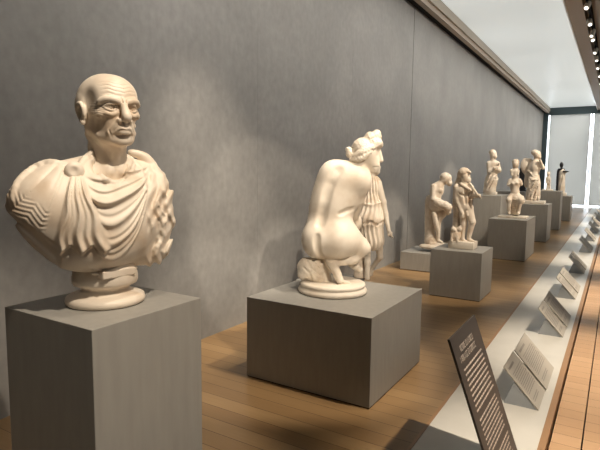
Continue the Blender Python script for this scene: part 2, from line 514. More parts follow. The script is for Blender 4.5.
class Figure:
    """A statue whose proportions are read off the photograph: 1 unit = 1 photo pixel at the statue's own distance."""
    def __init__(s, name, label, cat, O, group='marble sculptures on pedestals'):
        s.O = np.array(O, float); s.root = thing(name, label, cat, tuple(O), group)
        s.depth = float((s.O-[0, 0, CAMH]) @ f2)
        s.u = s.depth/FPX
        fh = np.array([s.O[0], s.O[1], 0.0]); s.FH = fh/np.linalg.norm(fh)      # horizontal view direction to this statue
        s.RH = np.array([s.FH[1], -s.FH[0], 0.0])
        v = s.O-np.array([0, 0, CAMH])
        s.px = 300+FPX*float(v@r3)/s.depth; s.py = 225-FPX*float(v@u3)/s.depth

    def L(s, x, y, d=0.0):                     # photo position + distance behind the statue's middle -> local point
        r = ray(x, y)
        D = float((s.O-[0, 0, CAMH]) @ s.FH)+d*s.u
        t = D/float(r @ s.FH)
        return (np.array([0, 0, CAMH])+t*r-s.O)

    def clay(s, h, pad=0.0):
        return FClay(h, s, pad)


class FClay(Clay):
    def __init__(s, h, fig, pad=0.0):
        Clay.__init__(s, h*fig.u, (0, 0, 0), np.stack([fig.RH, fig.FH, _u]), fig.u, pad*fig.u)
        s.fig = fig

    def pt(s, p):
        p = list(p)+[0]*(3-len(p))
        return s.fig.L(p[0], p[1], p[2])

    def ell(s, c, r, k=None, op='u', roll=0.0, yaw=0.0, tilt=0.0):       # r = (half width, half height, half depth)
        return Clay.ell(s, c, (r[0], r[2], r[1]), k, op, roll, yaw, tilt)

    def box(s, c, r, rd=0.0, k=0.0, op='u', roll=0.0, yaw=0.0):
        Clay.ell(s, c, (r[0], r[2], r[1]), k, op, roll, yaw); q = s.pr[-1]
        s.pr[-1] = ('b', q[1], q[2], q[3], rd*s.u, k*s.u, op); return s

    def mesh(s, name, m, parent=None, loc=None):
        s.bake()
        s.F = np.maximum(s.F, (0.0006-s.ax[2])[None, None, :].astype(np.float32))      # stands on its base
        return Clay.mesh(s, name, m, parent, loc)

    def pix(s, P):
        """photo coordinates of surface points, and their distance behind the statue's middle"""
        W = P+s.fig.O-[0, 0, CAMH]
        z = W@f2
        return 300+FPX*(W@r3)/z, 225-FPX*(W@u3)/z, (P@s.fig.FH)/s.u

    def hit(s, x, y, fallback=0.0):
        r = ray(x, y)
        G = s.fig.FH; D = float((s.fig.O-[0, 0, CAMH]) @ G); t0 = (D-150*s.u)/float(r@G); t1 = (D+150*s.u)/float(r@G)
        for t in np.arange(t0, t1, s.h*0.7):
            p = np.array([0, 0, CAMH])+t*r-s.fig.O
            if ((p > s.lo) & (p < s.lo+(s.N-1)*s.h)).all() and s.at(p) < 0:
                return (t*float(r@G)-D)/s.u
        return None

    def fold(s, pts, r, k=None, op='u', sink=0.5, n=4):
        """a ridge (or groove) laid on the surface already baked; pts are (x, y)"""
        P = [np.array(p, float) for p in pts]; Q = []
        for i in range(len(P)-1):
            p0, p1, p2, p3 = P[max(i-1, 0)], P[i], P[i+1], P[min(i+2, len(P)-1)]
            for j in range(n):
                t = j/n
                Q.append(0.5*((2*p1)+(-p0+p2)*t+(2*p0-5*p1+4*p2-p3)*t*t+(-p0+3*p1-3*p2+p3)*t**3))
        Q.append(P[-1])
        R = r if hasattr(r, '__len__') else [r*0.6]+[r]*(len(P)-2)+[r*0.6] if len(P) > 2 else [r, r]
        T = np.linspace(0, len(P)-1, len(Q)); RR = np.interp(T, range(len(P)), R)
        D = [s.hit(q[0], q[1]) for q in Q]
        ok = [i for i, d in enumerate(D) if d is not None]
        if len(ok) < 2: return s
        D = np.interp(range(len(Q)), ok, [D[i] for i in ok])
        for i in range(len(Q)-1):
            kk = k if k is not None else max(RR[i], RR[i+1])*1.5
            s.cone((Q[i][0], Q[i][1], D[i]+RR[i]*sink), (Q[i+1][0], Q[i+1][1], D[i+1]+RR[i+1]*sink), RR[i], RR[i+1], kk, op)
        return s


def bumps(amp, freq, ph=0.0):
    def fn(P):
        P = P*freq+ph
        return amp*(np.sin(P[:, 0]+1.7*np.sin(P[:, 1]))*np.sin(P[:, 1]+1.3*np.sin(P[:, 2]))*np.sin(P[:, 2]+1.5*np.sin(P[:, 0])))
    return fn


def smooth(x, a, b):
    q_ = np.clip((x-a)/(b-a), 0, 1); return q_*q_*(3-2*q_)


# ---------------------------------------------------------------- 1: portrait bust of a bald old man
B = Figure('marble_bust', 'marble bust of a bald frowning old man in draped cloak', 'sculpture', (-1.515, 1.16, 1.08))
t = B.clay(0.85, 9)
TY = 33
t.ell((103, 208, 0), (66, 48, 44), yaw=TY, k=14)
t.ell((104, 230, -4), (56, 38, 40), yaw=TY, k=14)
t.ell((100, 240, -8), (48, 26, 34), yaw=TY, k=10)
t.ell((53, 208, -22), (36, 36, 34), yaw=TY, k=14)
t.ell((146, 208, 24), (26, 44, 32), yaw=TY, k=14)
t.ell((148, 236, 20), (20, 28, 28), yaw=TY, k=10)
t.ell((58, 230, -20), (30, 27, 26), yaw=TY, k=10)
t.cone((104, 166, 8), (64, 184, -16), 13, 19, k=12)
t.cone((118, 168, 12), (144, 180, 22), 13, 16, k=12)
t.ell((94, 248, -10), (46, 19, 30), yaw=TY, k=10)
t.ell((140, 250, 12), (22, 16, 24), yaw=TY, k=10)
t.box((100, 299, 0), (120, 30, 120), 0, k=3, op='s')                # level underside
t.ell((112, 166, -22), (18, 17, 26), k=5, op='s')                   # open neckline
t.bake()


def cloth(P):
    x, y, d = t.pix(P)
    front = smooth(d, 18, 2)*0+1.0*(d < 40)
    # swags hung between the brooch and the far shoulder
    T = np.clip((x-79)/(152-79), 0.001, .999)
    y0 = 174+(162-174)*T
    sag = (y-y0)/np.power(4*T*(1-T), .62)
    sk = sag+2.0*np.sin(x*.11)+1.3*np.sin(y*.13+x*.05)
    A = np.zeros(len(P))
    for v, h_, w_ in ((8, 3.0, 2.8), (20, 2.2, 2.6), (34, 5.6, 4.6), (46, 1.3, 2.4), (56, 3.2, 3.6), (67, 1.4, 2.4), (76, 2.8, 3.4), (85, 1.2, 2.0), (93, 2.0, 2.6)):
        u_ = (sk-v)
        w2 = np.where(u_ > 0, w_*.75, w_*1.7)                       # steep lower side, long upper side
        A += h_*np.exp(-(u_/w2)**2)
    m1 = smooth(T, .06, .26)*(1-smooth(T, .86, .99))*smooth(sag, 0, 5)*(1-smooth(y, 262, 270))
    # bundle of cloth falling from the brooch
    th = np.arctan2(x-75, y-158)
    thw = th+.03*np.sin(y*.14)
    Bn = np.zeros(len(P))
    for v, h_, w_ in ((.30, 3.6, .05), (.18, 2.6, .035), (.06, 4.2, .05), (-.06, 2.6, .035), (-.16, 3.8, .045)):
        Bn += h_*np.exp(-((thw-v)/w_)**2)
    edge = 244+9*np.abs(((x-60)/11.0) % 2-1)
    m2 = smooth(th, -.26, -.20)*(1-smooth(th, .36, .42))*smooth(y, 170, 190)*(1-smooth(y, edge, edge+3))
    # straps of the cuirass fanning over the near shoulder
    ph_ = np.arctan2(72-x, y-150)
    r_ = np.hypot(x-72, y-150)
    St = 2.3*np.abs(np.sin(ph_*8.0))**.5
    m3 = smooth(ph_, .30, .38)*(1-smooth(ph_, 1.45, 1.6))*smooth(r_, 14, 24)*(1-smooth(y-(x-12)*.62, 214, 217))
    # under-layer below the straps, running diagonally
    Ud = 1.3*np.sin((y+x*-.9)*.42)
    m4 = smooth(y-(x-12)*.62, 215, 219)*(1-smooth(x, 56, 62))
    # leaf-like fringe
    fc = np.abs(((ph_*8.0/math.pi) % 1)-.5)*2
    eg = y-(x-12)*.62
    fr = .38*np.sin((r_-7.0*fc)*1.3)*smooth(eg, 186, 190)*(1-smooth(eg, 211, 213))
    # crumpled mass on the far shoulder
    T2 = smooth(x, 143, 152)
    Cr = 1.5*np.sin(x*.55+2.2*np.sin(y*.13)+1.0)+1.2*np.sin(y*.27+x*.35)*np.sin(x*.3+y*.11)
    m5 = T2*smooth(y, 158, 176)
    g = m1*A*(1-m2)*(1-T2*.8)+m2*(2.4+Bn)+m3*(St+fr)+m4*Ud-m4*3+m5*Cr
    return -g*B.u*front


t.disp(cloth, 0.06)
# neckline of the tunic
t.fold([(93, 160), (99, 174), (113, 183), (128, 177), (135, 162)], 2.4, sink=.35, k=1.6)
# rolled edge from the brooch over the shoulder
t.fold([(69, 166), (50, 163), (32, 170), (18, 184), (13, 200)], 3.2, sink=.5, k=2.5)
t.fold([(130, 152), (146, 158), (158, 176), (165, 204)], 4.0, sink=.4, k=3)
t.fold([(124, 154), (138, 166), (146, 190)], 2.6, sink=.4, k=2)
t.fold([(92, 152), (84, 160), (79, 168)], 3.0, sink=.4, k=2)
random.seed(3)
for i in range(10):
    x = 156+random.random()*11; y = 188+i*7
    t.fold([(x, y), (x+random.uniform(-5, 5), y+6)], random.uniform(1.5, 2.2), sink=0.5, n=2, k=1.5)
t.mesh('draped_cloak', MARBLE, B.root)
# brooch
q = B.clay(0.6)
d0 = t.hit(74, 171)
q.ell((74.5, 171, d0-2.5), (8.6, 8.4, 5), yaw=18)
q.bake(); q.ell((74.5, 171, d0-10.5), (5.6, 5.6, 4.5), yaw=18, k=1.5, op='s')
q.mesh('round_brooch', MARBLE, B.root)

# head and neck in its own frame (metres; x to the viewer's right, y away from the face, z up)
ph = math.radians(22)
ax = B.RH*math.cos(ph)+B.FH*math.sin(ph); ay = -B.RH*math.sin(ph)+B.FH*math.cos(ph)
H = Clay(0.0019, B.L(110.5, 146.5, 0), np.stack([ax, ay, _u]), 1.0, 0.035)
H.ell((0, .028, .150), (.094, .117, .097), k=.01)
H.ell((0, -.040, .165), (.072, .062, .062), k=.03)
H.ell((0, -.035, .105), (.070, .074, .105), k=.03)
H.ell((0, -.045, .045), (.058, .058, .046), k=.03)
for sx in (-1, 1):
    H.cone((sx*.060, .01, .065), (sx*.030, -.075, .022), .022, .016, k=.02)          # jaw
    H.ell((sx*.053, -.068, .100), (.021, .022, .014), k=.02)                          # cheekbone
    H.ell((sx*.085, .03, .13), (.012, .03, .03), k=.02)
H.ell((0, -.092, .016), (.024, .017, .017), k=.018)                                   # chin
H.cone((0, .03, .05), (0, .035, -.13), .060, .066, k=.03)                             # neck
for sx in (-1, 1):
    H.cone((sx*.062, .03, .04), (sx*.018, -.035, -.085), .012, .011, k=.012)          # neck cords
H.cone((0, -.05, .0), (0, -.028, -.06), .015, .014, k=.02)
H.cone((-.08, .02, -.10), (.08, .02, -.10), .05, .05, k=.04)
H.bake()
for sx in (-1, 1):
    H.ell((sx*.066, -.066, .062), (.009, .024, .020), k=.024, op='s')                 # hollow cheeks
    H.ell((sx*.036, -.112, .126), (.023, .022, .0155), k=.012, op='s')                # sockets
    H.ell((sx*.092, -.045, .155), (.012, .03, .03), k=.02, op='s')                    # temples
H.bake()
for sx in (-1, 1):
    H.chain([(sx*.010, -.108, .139), (sx*.030, -.106, .1465), (sx*.052, -.093, .147), (sx*.066, -.077, .137)], [.008, .008, .0075, .006], k=.008)
    H.ell((sx*.036, -.085, .124), (.0165, .0155, .0125), k=.003)                      # eyeballs
    H.chain([(sx*.018, -.098, .124), (sx*.030, -.104, .1325), (sx*.044, -.099, .132), (sx*.055, -.086, .124)], .0035, k=.003)
    H.chain([(sx*.018, -.098, .121), (sx*.032, -.102, .1125), (sx*.046, -.097, .114), (sx*.055, -.086, .121)], .0028, k=.003)
    H.chain([(sx*.020, -.104, .106), (sx*.036, -.101, .098), (sx*.052, -.090, .104)], .0036, k=.008)   # bags
    H.cone((sx*.019, -.112, .078), (sx*.040, -.094, .044), .0072, .0072, k=.010)      # heavy cheek fold
    H.ell((sx*.0165, -.118, .079), (.0095, .012, .0085), k=.005)                      # nostril wings
    H.cone((sx*.036, -.090, .040), (sx*.030, -.088, .018), .010, .008, k=.010)        # jowl
H.chain([(0, -.106, .144), (0, -.120, .118), (0, -.131, .098), (0, -.134, .088)], [.0095, .009, .0115, .0118], k=.008)
H.cone((0, -.130, .082), (0, -.116, .074), .009, .007, k=.006)
H.ell((0, -.101, .058), (.030, .020, .018), k=.014)
H.chain([(-.034, -.098, .038), (-.014, -.119, .0535), (0, -.121, .052), (.014, -.119, .0535), (.034, -.098, .038)], [.003, .0055, .0055, .0055, .003], k=.004)
H.chain([(-.026, -.100, .038), (-.011, -.115, .042), (0, -.117, .0425), (.011, -.115, .042), (.026, -.100, .038)], [.003, .006, .0065, .006, .003], k=.004)
H.bake()
H.chain([(-.040, -.103, .033), (-.018, -.124, .0475), (0, -.129, .0478), (.018, -.124, .0475), (.040, -.103, .033)], .0024, k=.0025, op='s')
H.cone((-.018, -.115, .029), (.018, -.115, .029), .0055, .0055, k=.006, op='s')
for sx in (-1, 1):
    H.cone((sx*.021, -.128, .082), (sx*.046, -.103, .046), .0022, .0024, k=.004, op='s')
    H.cone((sx*.046, -.100, .048), (sx*.038, -.100, .026), .003, .0025, k=.004, op='s')
    H.ell((sx*.008, -.128, .0735), (.004, .006, .003), k=.002, op='s')
    H.cone((sx*.0055, -.118, .137), (sx*.0085, -.112, .155), .0026, .0022, k=.003, op='s')
    H.chain([(sx*.062, -.088, .128), (sx*.072, -.07, .118)], .0022, k=.003, op='s')
    H.cone((sx*.058, -.088, .092), (sx*.050, -.095, .062), .0024, .0024, k=.004, op='s')
    H.cone((sx*.067, -.07, .1), (sx*.062, -.078, .066), .0024, .0024, k=.004, op='s')


def wrinkles(P):
    Q = (P-H.o) @ H.B.T
    x, y, z = Q[:, 0], Q[:, 1], Q[:, 2]
    m = smooth(z, .156, .162)*(1-smooth(z, .196, .21))*(1-smooth(np.abs(x), .045, .066))*smooth(-y, .03, .05)
    w_ = .0016*(1-np.abs(np.sin((z+.004*np.cos(x*70)+.0012*np.sin(x*190))*math.pi/.0125)))**2
    side = smooth(np.abs(x), .05, .062)*smooth(-y, .02, .05)*smooth(z, .085, .095)*(1-smooth(z, .13, .14))
    return m*w_+side*.0008*np.sin(z*900+x*300)


H.disp(wrinkles, .01)
H.bake()
# ears
for sx in (-1, 1):
    if sx == 1: H.o = H.o-ax*0.006
    H.ell((sx*.089, .002, .104), (.010, .020, .030), k=.006, tilt=12)
    H.chain([(sx*.092, -.014, .098), (sx*.096, -.014, .122), (sx*.099, .0, .137), (sx*.101, .018, .132), (sx*.099, .023, .112), (sx*.095, .012, .088), (sx*.091, -.002, .074)], [.004, .0045, .005, .0052, .005, .0048, .007], k=.004)
    H.bake()
    H.ell((sx*.104, .002, .108), (.011, .011, .017), k=.004, op='s')
    H.chain([(sx*.104, -.006, .126), (sx*.107, .010, .124), (sx*.105, .013, .106)], .003, k=.003, op='s')
H.mesh('head', MARBLE, B.root)

# socle, turned, with the little tablet on top
zt = float(B.L(105, 262, 0)[2])+0.012
cx, cy, _ = B.L(106, 300, 0)
bm = bmesh.new()
lathe(bm, [(0.02, 0.0), (.124, 0.0), (.132, .005), (.134, .014), (.131, .025), (.122, .030), (.116, .0315), (.100, .036), (.085, .044), (.080, .052),
           (.084, .060), (.096, .066), (.106, .070), (.110, .080), (.110, .095), (.107, .110), (.102, zt), (.02, zt)], (cx, cy, 0), 72)
obj('turned_socle', bm, MARBLE, B.root, True)
q = B.clay(0.7)
q.box((112, 271.5, -17), (18, 3.8, 13), 1.0, yaw=TY)
for yy in (269, 273.5):
    q.cone((92, yy, -35), (100, yy+.6, -31), 1.5, k=.4)
    q.cone((131, yy-1, -10), (136, yy-1.4, -7), 1.5, k=.4)
q.mesh('index_tablet', MARBLE, B.root)


# ---------------------------------------------------------------- helpers for the statues
def plinth_box(fig, x0, x1, y, hpx, dep, m=MARBLE_W, rnd=1.0, yaw=31.5, name='plinth'):
    """rounded rectangular base, its front bottom edge near photo row y"""
    u = fig.u
    z1 = hpx*u
    c = fig.L((x0+x1)/2, y, 0)
    wv = (x1-x0)*u/(fig.RH[0]+dep*abs(fig.RH[1]))
    dv = wv*dep
    bm = bmesh.new(); add_box(bm, -wv/2, wv/2, -dv/2, dv/2, 0, z1)
    bmesh.ops.bevel(bm, geom=bm.edges[:], offset=min(z1, wv)*0.12*rnd, segments=2, affect='EDGES', profile=0.5)
    o = obj(name, bm, m, fig.root, True)
    o.location = (c[0], c[1], 0)
    return o


# ---------------------------------------------------------------- 2: crouching nude seen from behind
V = Figure('marble_statue', 'marble crouching nude seen from behind on a round base', 'sculpture', (-1.80, 3.50, 0.612))
b = V.clay(0.75, 3)
b.ell((331, 237, 0), (27, 21, 20), k=8)
b.ell((317, 240, -6), (15, 18, 16), k=6)                 # left buttock
b.ell((337, 241, -7), (20, 18, 16), k=5)                 # right buttock
b.ell((330, 214, 1), (21, 24, 16), k=10, roll=-8)
b.ell((336, 190, 1), (22, 27, 16.5), k=12, roll=-14)
b.ell((348, 188, 5), (15, 22, 15), k=10, roll=-5)
b.cone((333, 172, 0), (357, 178, -1), 10.5, 12, k=10)    # shoulder line
b.ell((361, 181, -1), (9.5, 11, 10), k=6)
b.cone((361, 184, -1), (358, 199, 4), 8.2, 6.6, k=4)     # right upper arm
b.cone((358, 199, 4), (355, 216, 14), 6.0, 4.4, k=3)     # forearm behind the waist
b.ell((355.5, 203, 8), (7, 7.5, 7), k=3)                 # breast
b.cone((338, 236, 0), (359, 246, 6), 17, 9.5, k=8)       # right thigh
b.cone((350, 240, 4), (363, 249, 6), 11, 7, k=5)
b.cone((330, 232, 14), (352, 222, 26), 15, 10, k=6)      # raised far thigh
b.cone((352, 222, 26), (352, 262, 24), 7.5, 4.5, k=4)    # far shin
b.cone((352, 264, 24), (360, 270, 18), 4, 3, k=3)
b.cone((364, 249, 7), (354, 259, 3), 5.2, 4.8, k=4)      # near shin folded under the thigh
b.cone((354, 259, 3), (333, 263, -8), 5.2, 4.0, k=3)
b.cone((331.5, 262, -9), (340, 280, -12), 5.2, 3.7, k=3)  # sole of the foot
b.ell((332, 262, -10), (5.0, 4.8, 4.6), k=3)
for i in range(5):
    b.cone((338+i*1.9, 280.5+0.25*i, -13+i*0.6), (341.5+i*2.0, 283.0, -11+i*0.8), 1.7-i*0.12, 1.3, k=.5)
b.cone((353, 172, -1), (364, 161, 1), 8.5, 7.0, k=5)     # neck
b.ell((368, 153, 1), (9.5, 12.5, 10), k=4, roll=-12)     # head
b.ell((373, 163, 1), (6.2, 8.5, 6.5), k=4)
b.cone((379.3, 150, 1), (381.5, 160.5, 1), 1.6, 2.0, k=2.0)   # forehead to nose
b.ell((376.5, 166, 1), (3.4, 3.2, 4), k=2)               # lips
b.ell((374.5, 170.5, 1), (3.5, 3, 3.5), k=2)             # chin
b.bake()
b.fold([(339, 168), (332, 177), (326.5, 191), (323, 207), (319.5, 224)], 3.0, op='s', sink=-1.2, k=5.5)
b.fold([(317.5, 236), (316.5, 243), (318, 251), (321, 258)], 1.5, op='s', sink=-0.15, k=3.5)
b.fold([(322, 259), (335, 260.5), (348, 258)], 1.0, op='s', sink=0, k=2)
b.fold([(340, 214), (347, 211), (353, 209)], 1.2, op='s', sink=-1.0, k=3)
b.ell((378.8, 155.5, -5), (1.6, 1.1, 1.6), k=1.5, op='s')
b.fold([(374, 167.3), (379.5, 167)], .7, op='s', sink=0, k=.8, n=2)
b.mesh('body', MARBLE_W, V.root)
hr = V.clay(0.6, 2)
hr.ell((362.5, 147.5, 1.5), (10.5, 9.5, 11), k=3, roll=20)
hr.chain([(379, 145, -3), (371, 147.5, -7), (363, 152, -9), (355, 156.5, -6)], [2.0, 2.6, 3.0, 2.6], k=2)
hr.chain([(371, 151, -8), (366, 155, -9.5), (360, 159, -9), (352, 160, -4)], [1.4, 2.2, 2.6, 2.6], k=1.5)
hr.ell((350, 153.5, -1), (4.0, 4.5, 4), k=1.5); hr.ell((348.5, 149.5, -1), (3, 2.6, 3), k=1.5)
hr.ell((370.5, 138.5, 0), (6.0, 6.5, 6), k=2); hr.ell((376.5, 136.5, 2), (4.8, 6.6, 5.5), k=2)
hr.ell((376, 143, -2), (6.5, 4, 6), k=2); hr.ell((380.5, 145, 0), (2.6, 3, 3.4), k=1.5)
hr.bake()
hr.disp(bumps(.38*V.u, 2*math.pi/(6.5*V.u)))
hr.disp(bumps(.42*V.u, 2*math.pi/(3.9*V.u), 1.3))
hr.mesh('hair', MARBLE_W, V.root)
rk = V.clay(0.8, 3)
rk.ell((307, 268, -3), (9.5, 11, 10), k=4, roll=10); rk.ell((315, 270, 0), (8, 13, 10), k=4)
rk.ell((303, 274, -6), (5.5, 5.5, 5), k=2); rk.cone((324, 258, 4), (325, 282, 4), 6, 7, k=4)
rk.ell((300.5, 266, -3), (3, 4, 4), k=2)
rk.bake()
rk.fold([(306, 259), (311, 268), (320, 276)], 1.1, op='s', sink=-.1, k=1); rk.fold([(311, 258), (317, 266), (321, 271)], 1.0, op='s', sink=-.1, k=1)
rk.fold([(304, 268), (309, 273), (312, 281)], 1.2, op='s', sink=0, k=1)
rk.disp(bumps(.5*V.u, 2*math.pi/(7*V.u), .4))
rk.mesh('rocky_support', MARBLE_W, V.root)
c = V.L(332.5, 288.5, 0)
bm = bmesh.new()
lathe(bm, [(.05, 0), (.255, 0), (.268, .008), (.272, .02), (.266, .034), (.25, .046), (.247, .052), (.254, .058), (.257, .066), (.252, .078), (.24, .083), (.05, .083)],
      (c[0], c[1], 0), 72, 1.0, 0.94)
obj('round_base', bm, MARBLE_W, V.root, True)

# ---------------------------------------------------------------- 3: small striding figure in a tunic behind it
D_ = Figure('marble_statue', 'small marble woman in a belted pleated tunic, behind the crouching nude', 'sculpture', (-2.48, 4.68, 0.43))
du = D_.u
b = D_.clay(0.6, 2)
b.ell((374.5, 166, 0), (5.2, 7.2, 5.5), k=2); b.ell((376.6, 171, -1), (3.4, 4, 4), k=2); b.ell((379.5, 167.5, -1), (1.2, 1.6, 1.2), k=1)
b.cone((373, 172, 0), (371.5, 180, 0), 3.4, 4, k=2)
b.ell((371, 190, 0), (9, 12, 7), k=3)
b.cone((378, 184, -2), (383, 202, -4), 3.8, 3.3, k=2); b.cone((383, 202, -4), (385.5, 214, -5), 3.0, 2.6, k=1.5)
b.cone((385.5, 214, -5), (389, 231, -9), 2.6, 1.8, k=1.2)
b.ell((390, 234, -9), (2.2, 2.8, 1.6), k=1, roll=-35)
for i, (a, dx) in enumerate(((0, 3.8), (1, 3.0), (2, 1.8))):
    b.cone((390.5, 235, -9), (391.6+dx*.5, 237+a*.6, -9.5+a*.4), .8, .5, k=.4)
b.cone((363, 184, 2), (357, 200, 0), 3.8, 3, k=2); b.cone((357, 200, 0), (360, 216, -4), 3, 2, k=1.5)
b.ell((360.5, 219, -4), (1.8, 2.6, 1.6), k=1)
b.cone((367, 246, -2), (367.5, 262, -2), 4.2, 2.8, k=2); b.cone((367.5, 262, -2), (367.5, 281, -3), 3.0, 2.2, k=2)
b.cone((367, 284, -2), (371, 287, -6), 2.6, 2.0, k=1.5)
b.cone((379, 246, 3), (380, 257, 6), 4.0, 3.0, k=2); b.cone((380, 257, 6), (372, 268, 14), 2.8, 2, k=2)
b.cone((372, 268, 14), (370, 277, 16), 2, 2.2, k=1)
b.mesh('body', MARBLE_W, D_.root)
hr = D_.clay(0.6, 1)
hr.ell((373, 163, 1.5), (5.6, 5.8, 5.8), k=1.5); hr.ell((367.5, 166, 3), (3, 3, 3), k=1.5); hr.disp(bumps(.35*du, 2*math.pi/(4*du)))
hr.mesh('hair', MARBLE_W, D_.root)
tn = D_.clay(0.6, 2)
tn.ell((371.5, 188, 0), (10.2, 13, 8), k=3); tn.cone((371.5, 200, 0), (372, 203, 0), 9.2, 9.6, k=3)
tn.cone((371, 206, 0), (370, 217, 0), 11, 14.5, k=3)
tn.cone((371, 214, 0), (371.5, 240, 0), 10.5, 12, k=2)
tn.bake()
tn.box((371, 258, 0), (30, 8.5, 30), 0, k=.5, op='s')
c0 = D_.L(371, 210, 0)


def pleats(c, n_, amp):
    def fn(P):
        a = np.arctan2(P[:, 1]-c[1], P[:, 0]-c[0])
        return amp*np.sin(n_*a+2.0*np.sin(P[:, 2]*14))
    return fn


tn.disp(pleats(c0, 17, .75*du))
tn.fold([(361, 203), (371, 205), (381, 202)], 1.2, sink=.2, k=.8)
tn.fold([(358, 221), (364, 224), (370, 222), (377, 225), (384, 221)], 1.5, op='s', sink=.2, k=.6)
tn.mesh('pleated_tunic', MARBLE, D_.root)
q = D_.clay(0.8)
q.cone((360, 244, 8), (360, 290, 8), 5, 6.5, k=3); q.ell((366, 290, 0), (11, 3, 9), k=2)
q.disp(bumps(.4*du, 2*math.pi/(8*du)))
q.mesh('trunk_support', MARBLE, D_.root)

# ---------------------------------------------------------------- 4: man with the animal and the lion-skin cap
S = Figure('marble_statue', 'marble standing nude man in an animal-skin cap with a small animal at his feet', 'sculpture', (-1.66, 6.58, 0.59))
su = S.u
b = S.clay(0.45, 1)
b.ell((465.5, 177, 0), (4.6, 6.4, 5), k=1.5); b.ell((468, 180, -1), (3, 3.6, 3.4), k=1)
b.cone((465, 181, 0), (464, 187, 0), 3, 3.4, k=1.5)
b.ell((463.5, 191, 0), (8, 7.5, 5.5), k=3); b.ell((464.5, 200, 0), (6.3, 7, 5), k=3); b.ell((465.5, 207, 0), (7, 5.5, 5.2), k=3)
b.cone((456.8, 187.5, 0), (456.8, 199, 0), 3.6, 2.9, k=1.5); b.cone((456.8, 199, 0), (462, 213, -4), 2.8, 1.9, k=1)
b.ell((462.6, 216, -4.5), (1.7, 2.6, 1.4), k=.8)
b.cone((470.5, 187.5, -1), (472, 196, -3), 3.3, 2.8, k=1.5); b.cone((472, 196, -3), (478, 195.5, -9), 2.5, 1.8, k=1)
b.ell((479.3, 195.6, -10), (1.7, 1.6, 1.5), k=.6); b.cone((479.8, 196, -10), (481, 199, -10), .7, .5, k=.4)
b.cone((468.5, 209, -1), (472.3, 222, -3), 4.6, 3.3, k=2); b.cone((472.3, 222, -3), (468.8, 238, -2), 3.2, 2.0, k=1.5)
b.cone((469, 239.5, -2), (474, 242, -6), 1.9, 1.5, k=1)
b.cone((463, 209, 1), (463.5, 224, 0), 4.5, 3.2, k=2); b.cone((463.5, 224, 0), (462.5, 238, 0), 3.0, 2, k=1.5)
b.cone((462.5, 239.5, 0), (466.5, 242.5, -5), 1.9, 1.6, k=1)
b.cone((467, 212, -5), (467.2, 215.5, -5.5), 1.3, 1.1, k=.8)
b.bake()
b.fold([(464.5, 187), (465, 198), (465.5, 204)], .7, op='s', sink=-.3, k=1.5)
b.fold([(459, 193), (463, 195.5), (468, 195), (471, 192)], .7, op='s', sink=-.3, k=1.5)
b.ell((469.5, 176.5, -4), (1.2, 1, 1.2), k=.6, op='s')
b.mesh('body', MARBLE, S.root)
q = S.clay(0.45, 1)
q.ell((464, 172.5, 1), (5.6, 5, 5.6), k=1.5); q.cone((466, 170.5, -1), (470, 172.5, -4), 2.4, 1.4, k=1)
q.cone((461, 174, 3), (458.5, 186, 4), 3.4, 3.2, k=2)
q.chain([(458, 184, 4), (456.5, 200, 5), (457, 216, 5), (456, 232, 4)], [3.4, 3.4, 3.2, 4], k=2)
q.cone((461, 184, -3), (470, 190, -6), 1.8, 1.6, k=1.2); q.cone((471.5, 200, -5), (470, 212, -3), 1.6, 1.2, k=1); q.cone((470, 184, -4), (479, 197, -10), 1.4, 1.0, k=1)
q.disp(bumps(.3*su, 2*math.pi/(5*su)))
q.mesh('animal_skin', MARBLE, S.root)
q = S.clay(0.45, 1)
q.ell((455.5, 235, -3), (5, 7, 5), k=2); q.ell((453.5, 229.5, -6), (2.6, 2.6, 3), k=1); q.ell((459.5, 229, -5), (2.5, 2.4, 2.8), k=1)
q.cone((452, 232, -6), (451.5, 241, -7), 1.5, 1.3, k=.8); q.cone((457, 233, -6), (457.5, 242, -7), 1.5, 1.3, k=.8)
q.ell((453, 226.8, -6), (.9, 1.4, .7), k=.4); q.ell((460.5, 226.4, -5), (.9, 1.4, .7), k=.4)
q.disp(bumps(.3*su, 2*math.pi/(5*su)))
q.mesh('small_animal', MARBLE, S.root)
plinth_box(S, 448.5, 477, 245.5, 7.5, .72)

# ---------------------------------------------------------------- 5: seated nude by the wall
N_ = Figure('marble_statue', 'marble nude leaning seated against a tree trunk, head bent, beside the wall', 'sculpture', (-2.42, 8.05, 0.285))
nu = N_.u
b = N_.clay(0.4, 1)
b.ell((446.5, 179, 0), (4.6, 5.6, 4.6), k=1.5, roll=-35); b.ell((449.5, 183, 0), (2.8, 3.2, 3), k=1.2)
b.cone((443, 181, 0), (439.5, 185, 0), 2.8, 3.4, k=2)
b.ell((437, 190, 0), (6.8, 7.5, 5.2), k=3, roll=-15); b.ell((434.8, 199, 0), (6, 7, 5), k=3); b.ell((436, 206, 0), (7, 5.5, 5.5), k=3)
b.ell((440.3, 190.5, -3.5), (2.2, 2.2, 2), k=1)
b.cone((433.5, 186.5, -3), (432.8, 199, -5), 2.9, 2.4, k=1.5); b.cone((432.8, 199, -5), (441, 203, -7), 2.2, 1.6, k=1.5)
b.cone((438, 206, -2), (445.5, 205, -7), 4.5, 3.3, k=3); b.cone((445.5, 205, -7), (449, 212, -6), 3.1, 2.4, k=2)
b.cone((436, 208, 1), (443, 214, -2), 4.5, 3.5, k=2); b.cone((443, 213, -2), (437.5, 222, -1), 3.4, 2.8, k=1.5)
b.cone((438.5, 220, -1), (438, 239, -1), 2.7, 1.8, k=1.5); b.cone((438, 240.5, -1), (442, 242.5, -4), 1.7, 1.3, k=1)
b.bake()
b.ell((450.3, 181.2, -3), (1, .9, 1), k=.5, op='s')
b.mesh('body', MARBLE, N_.root)
q = N_.clay(0.45, 1)
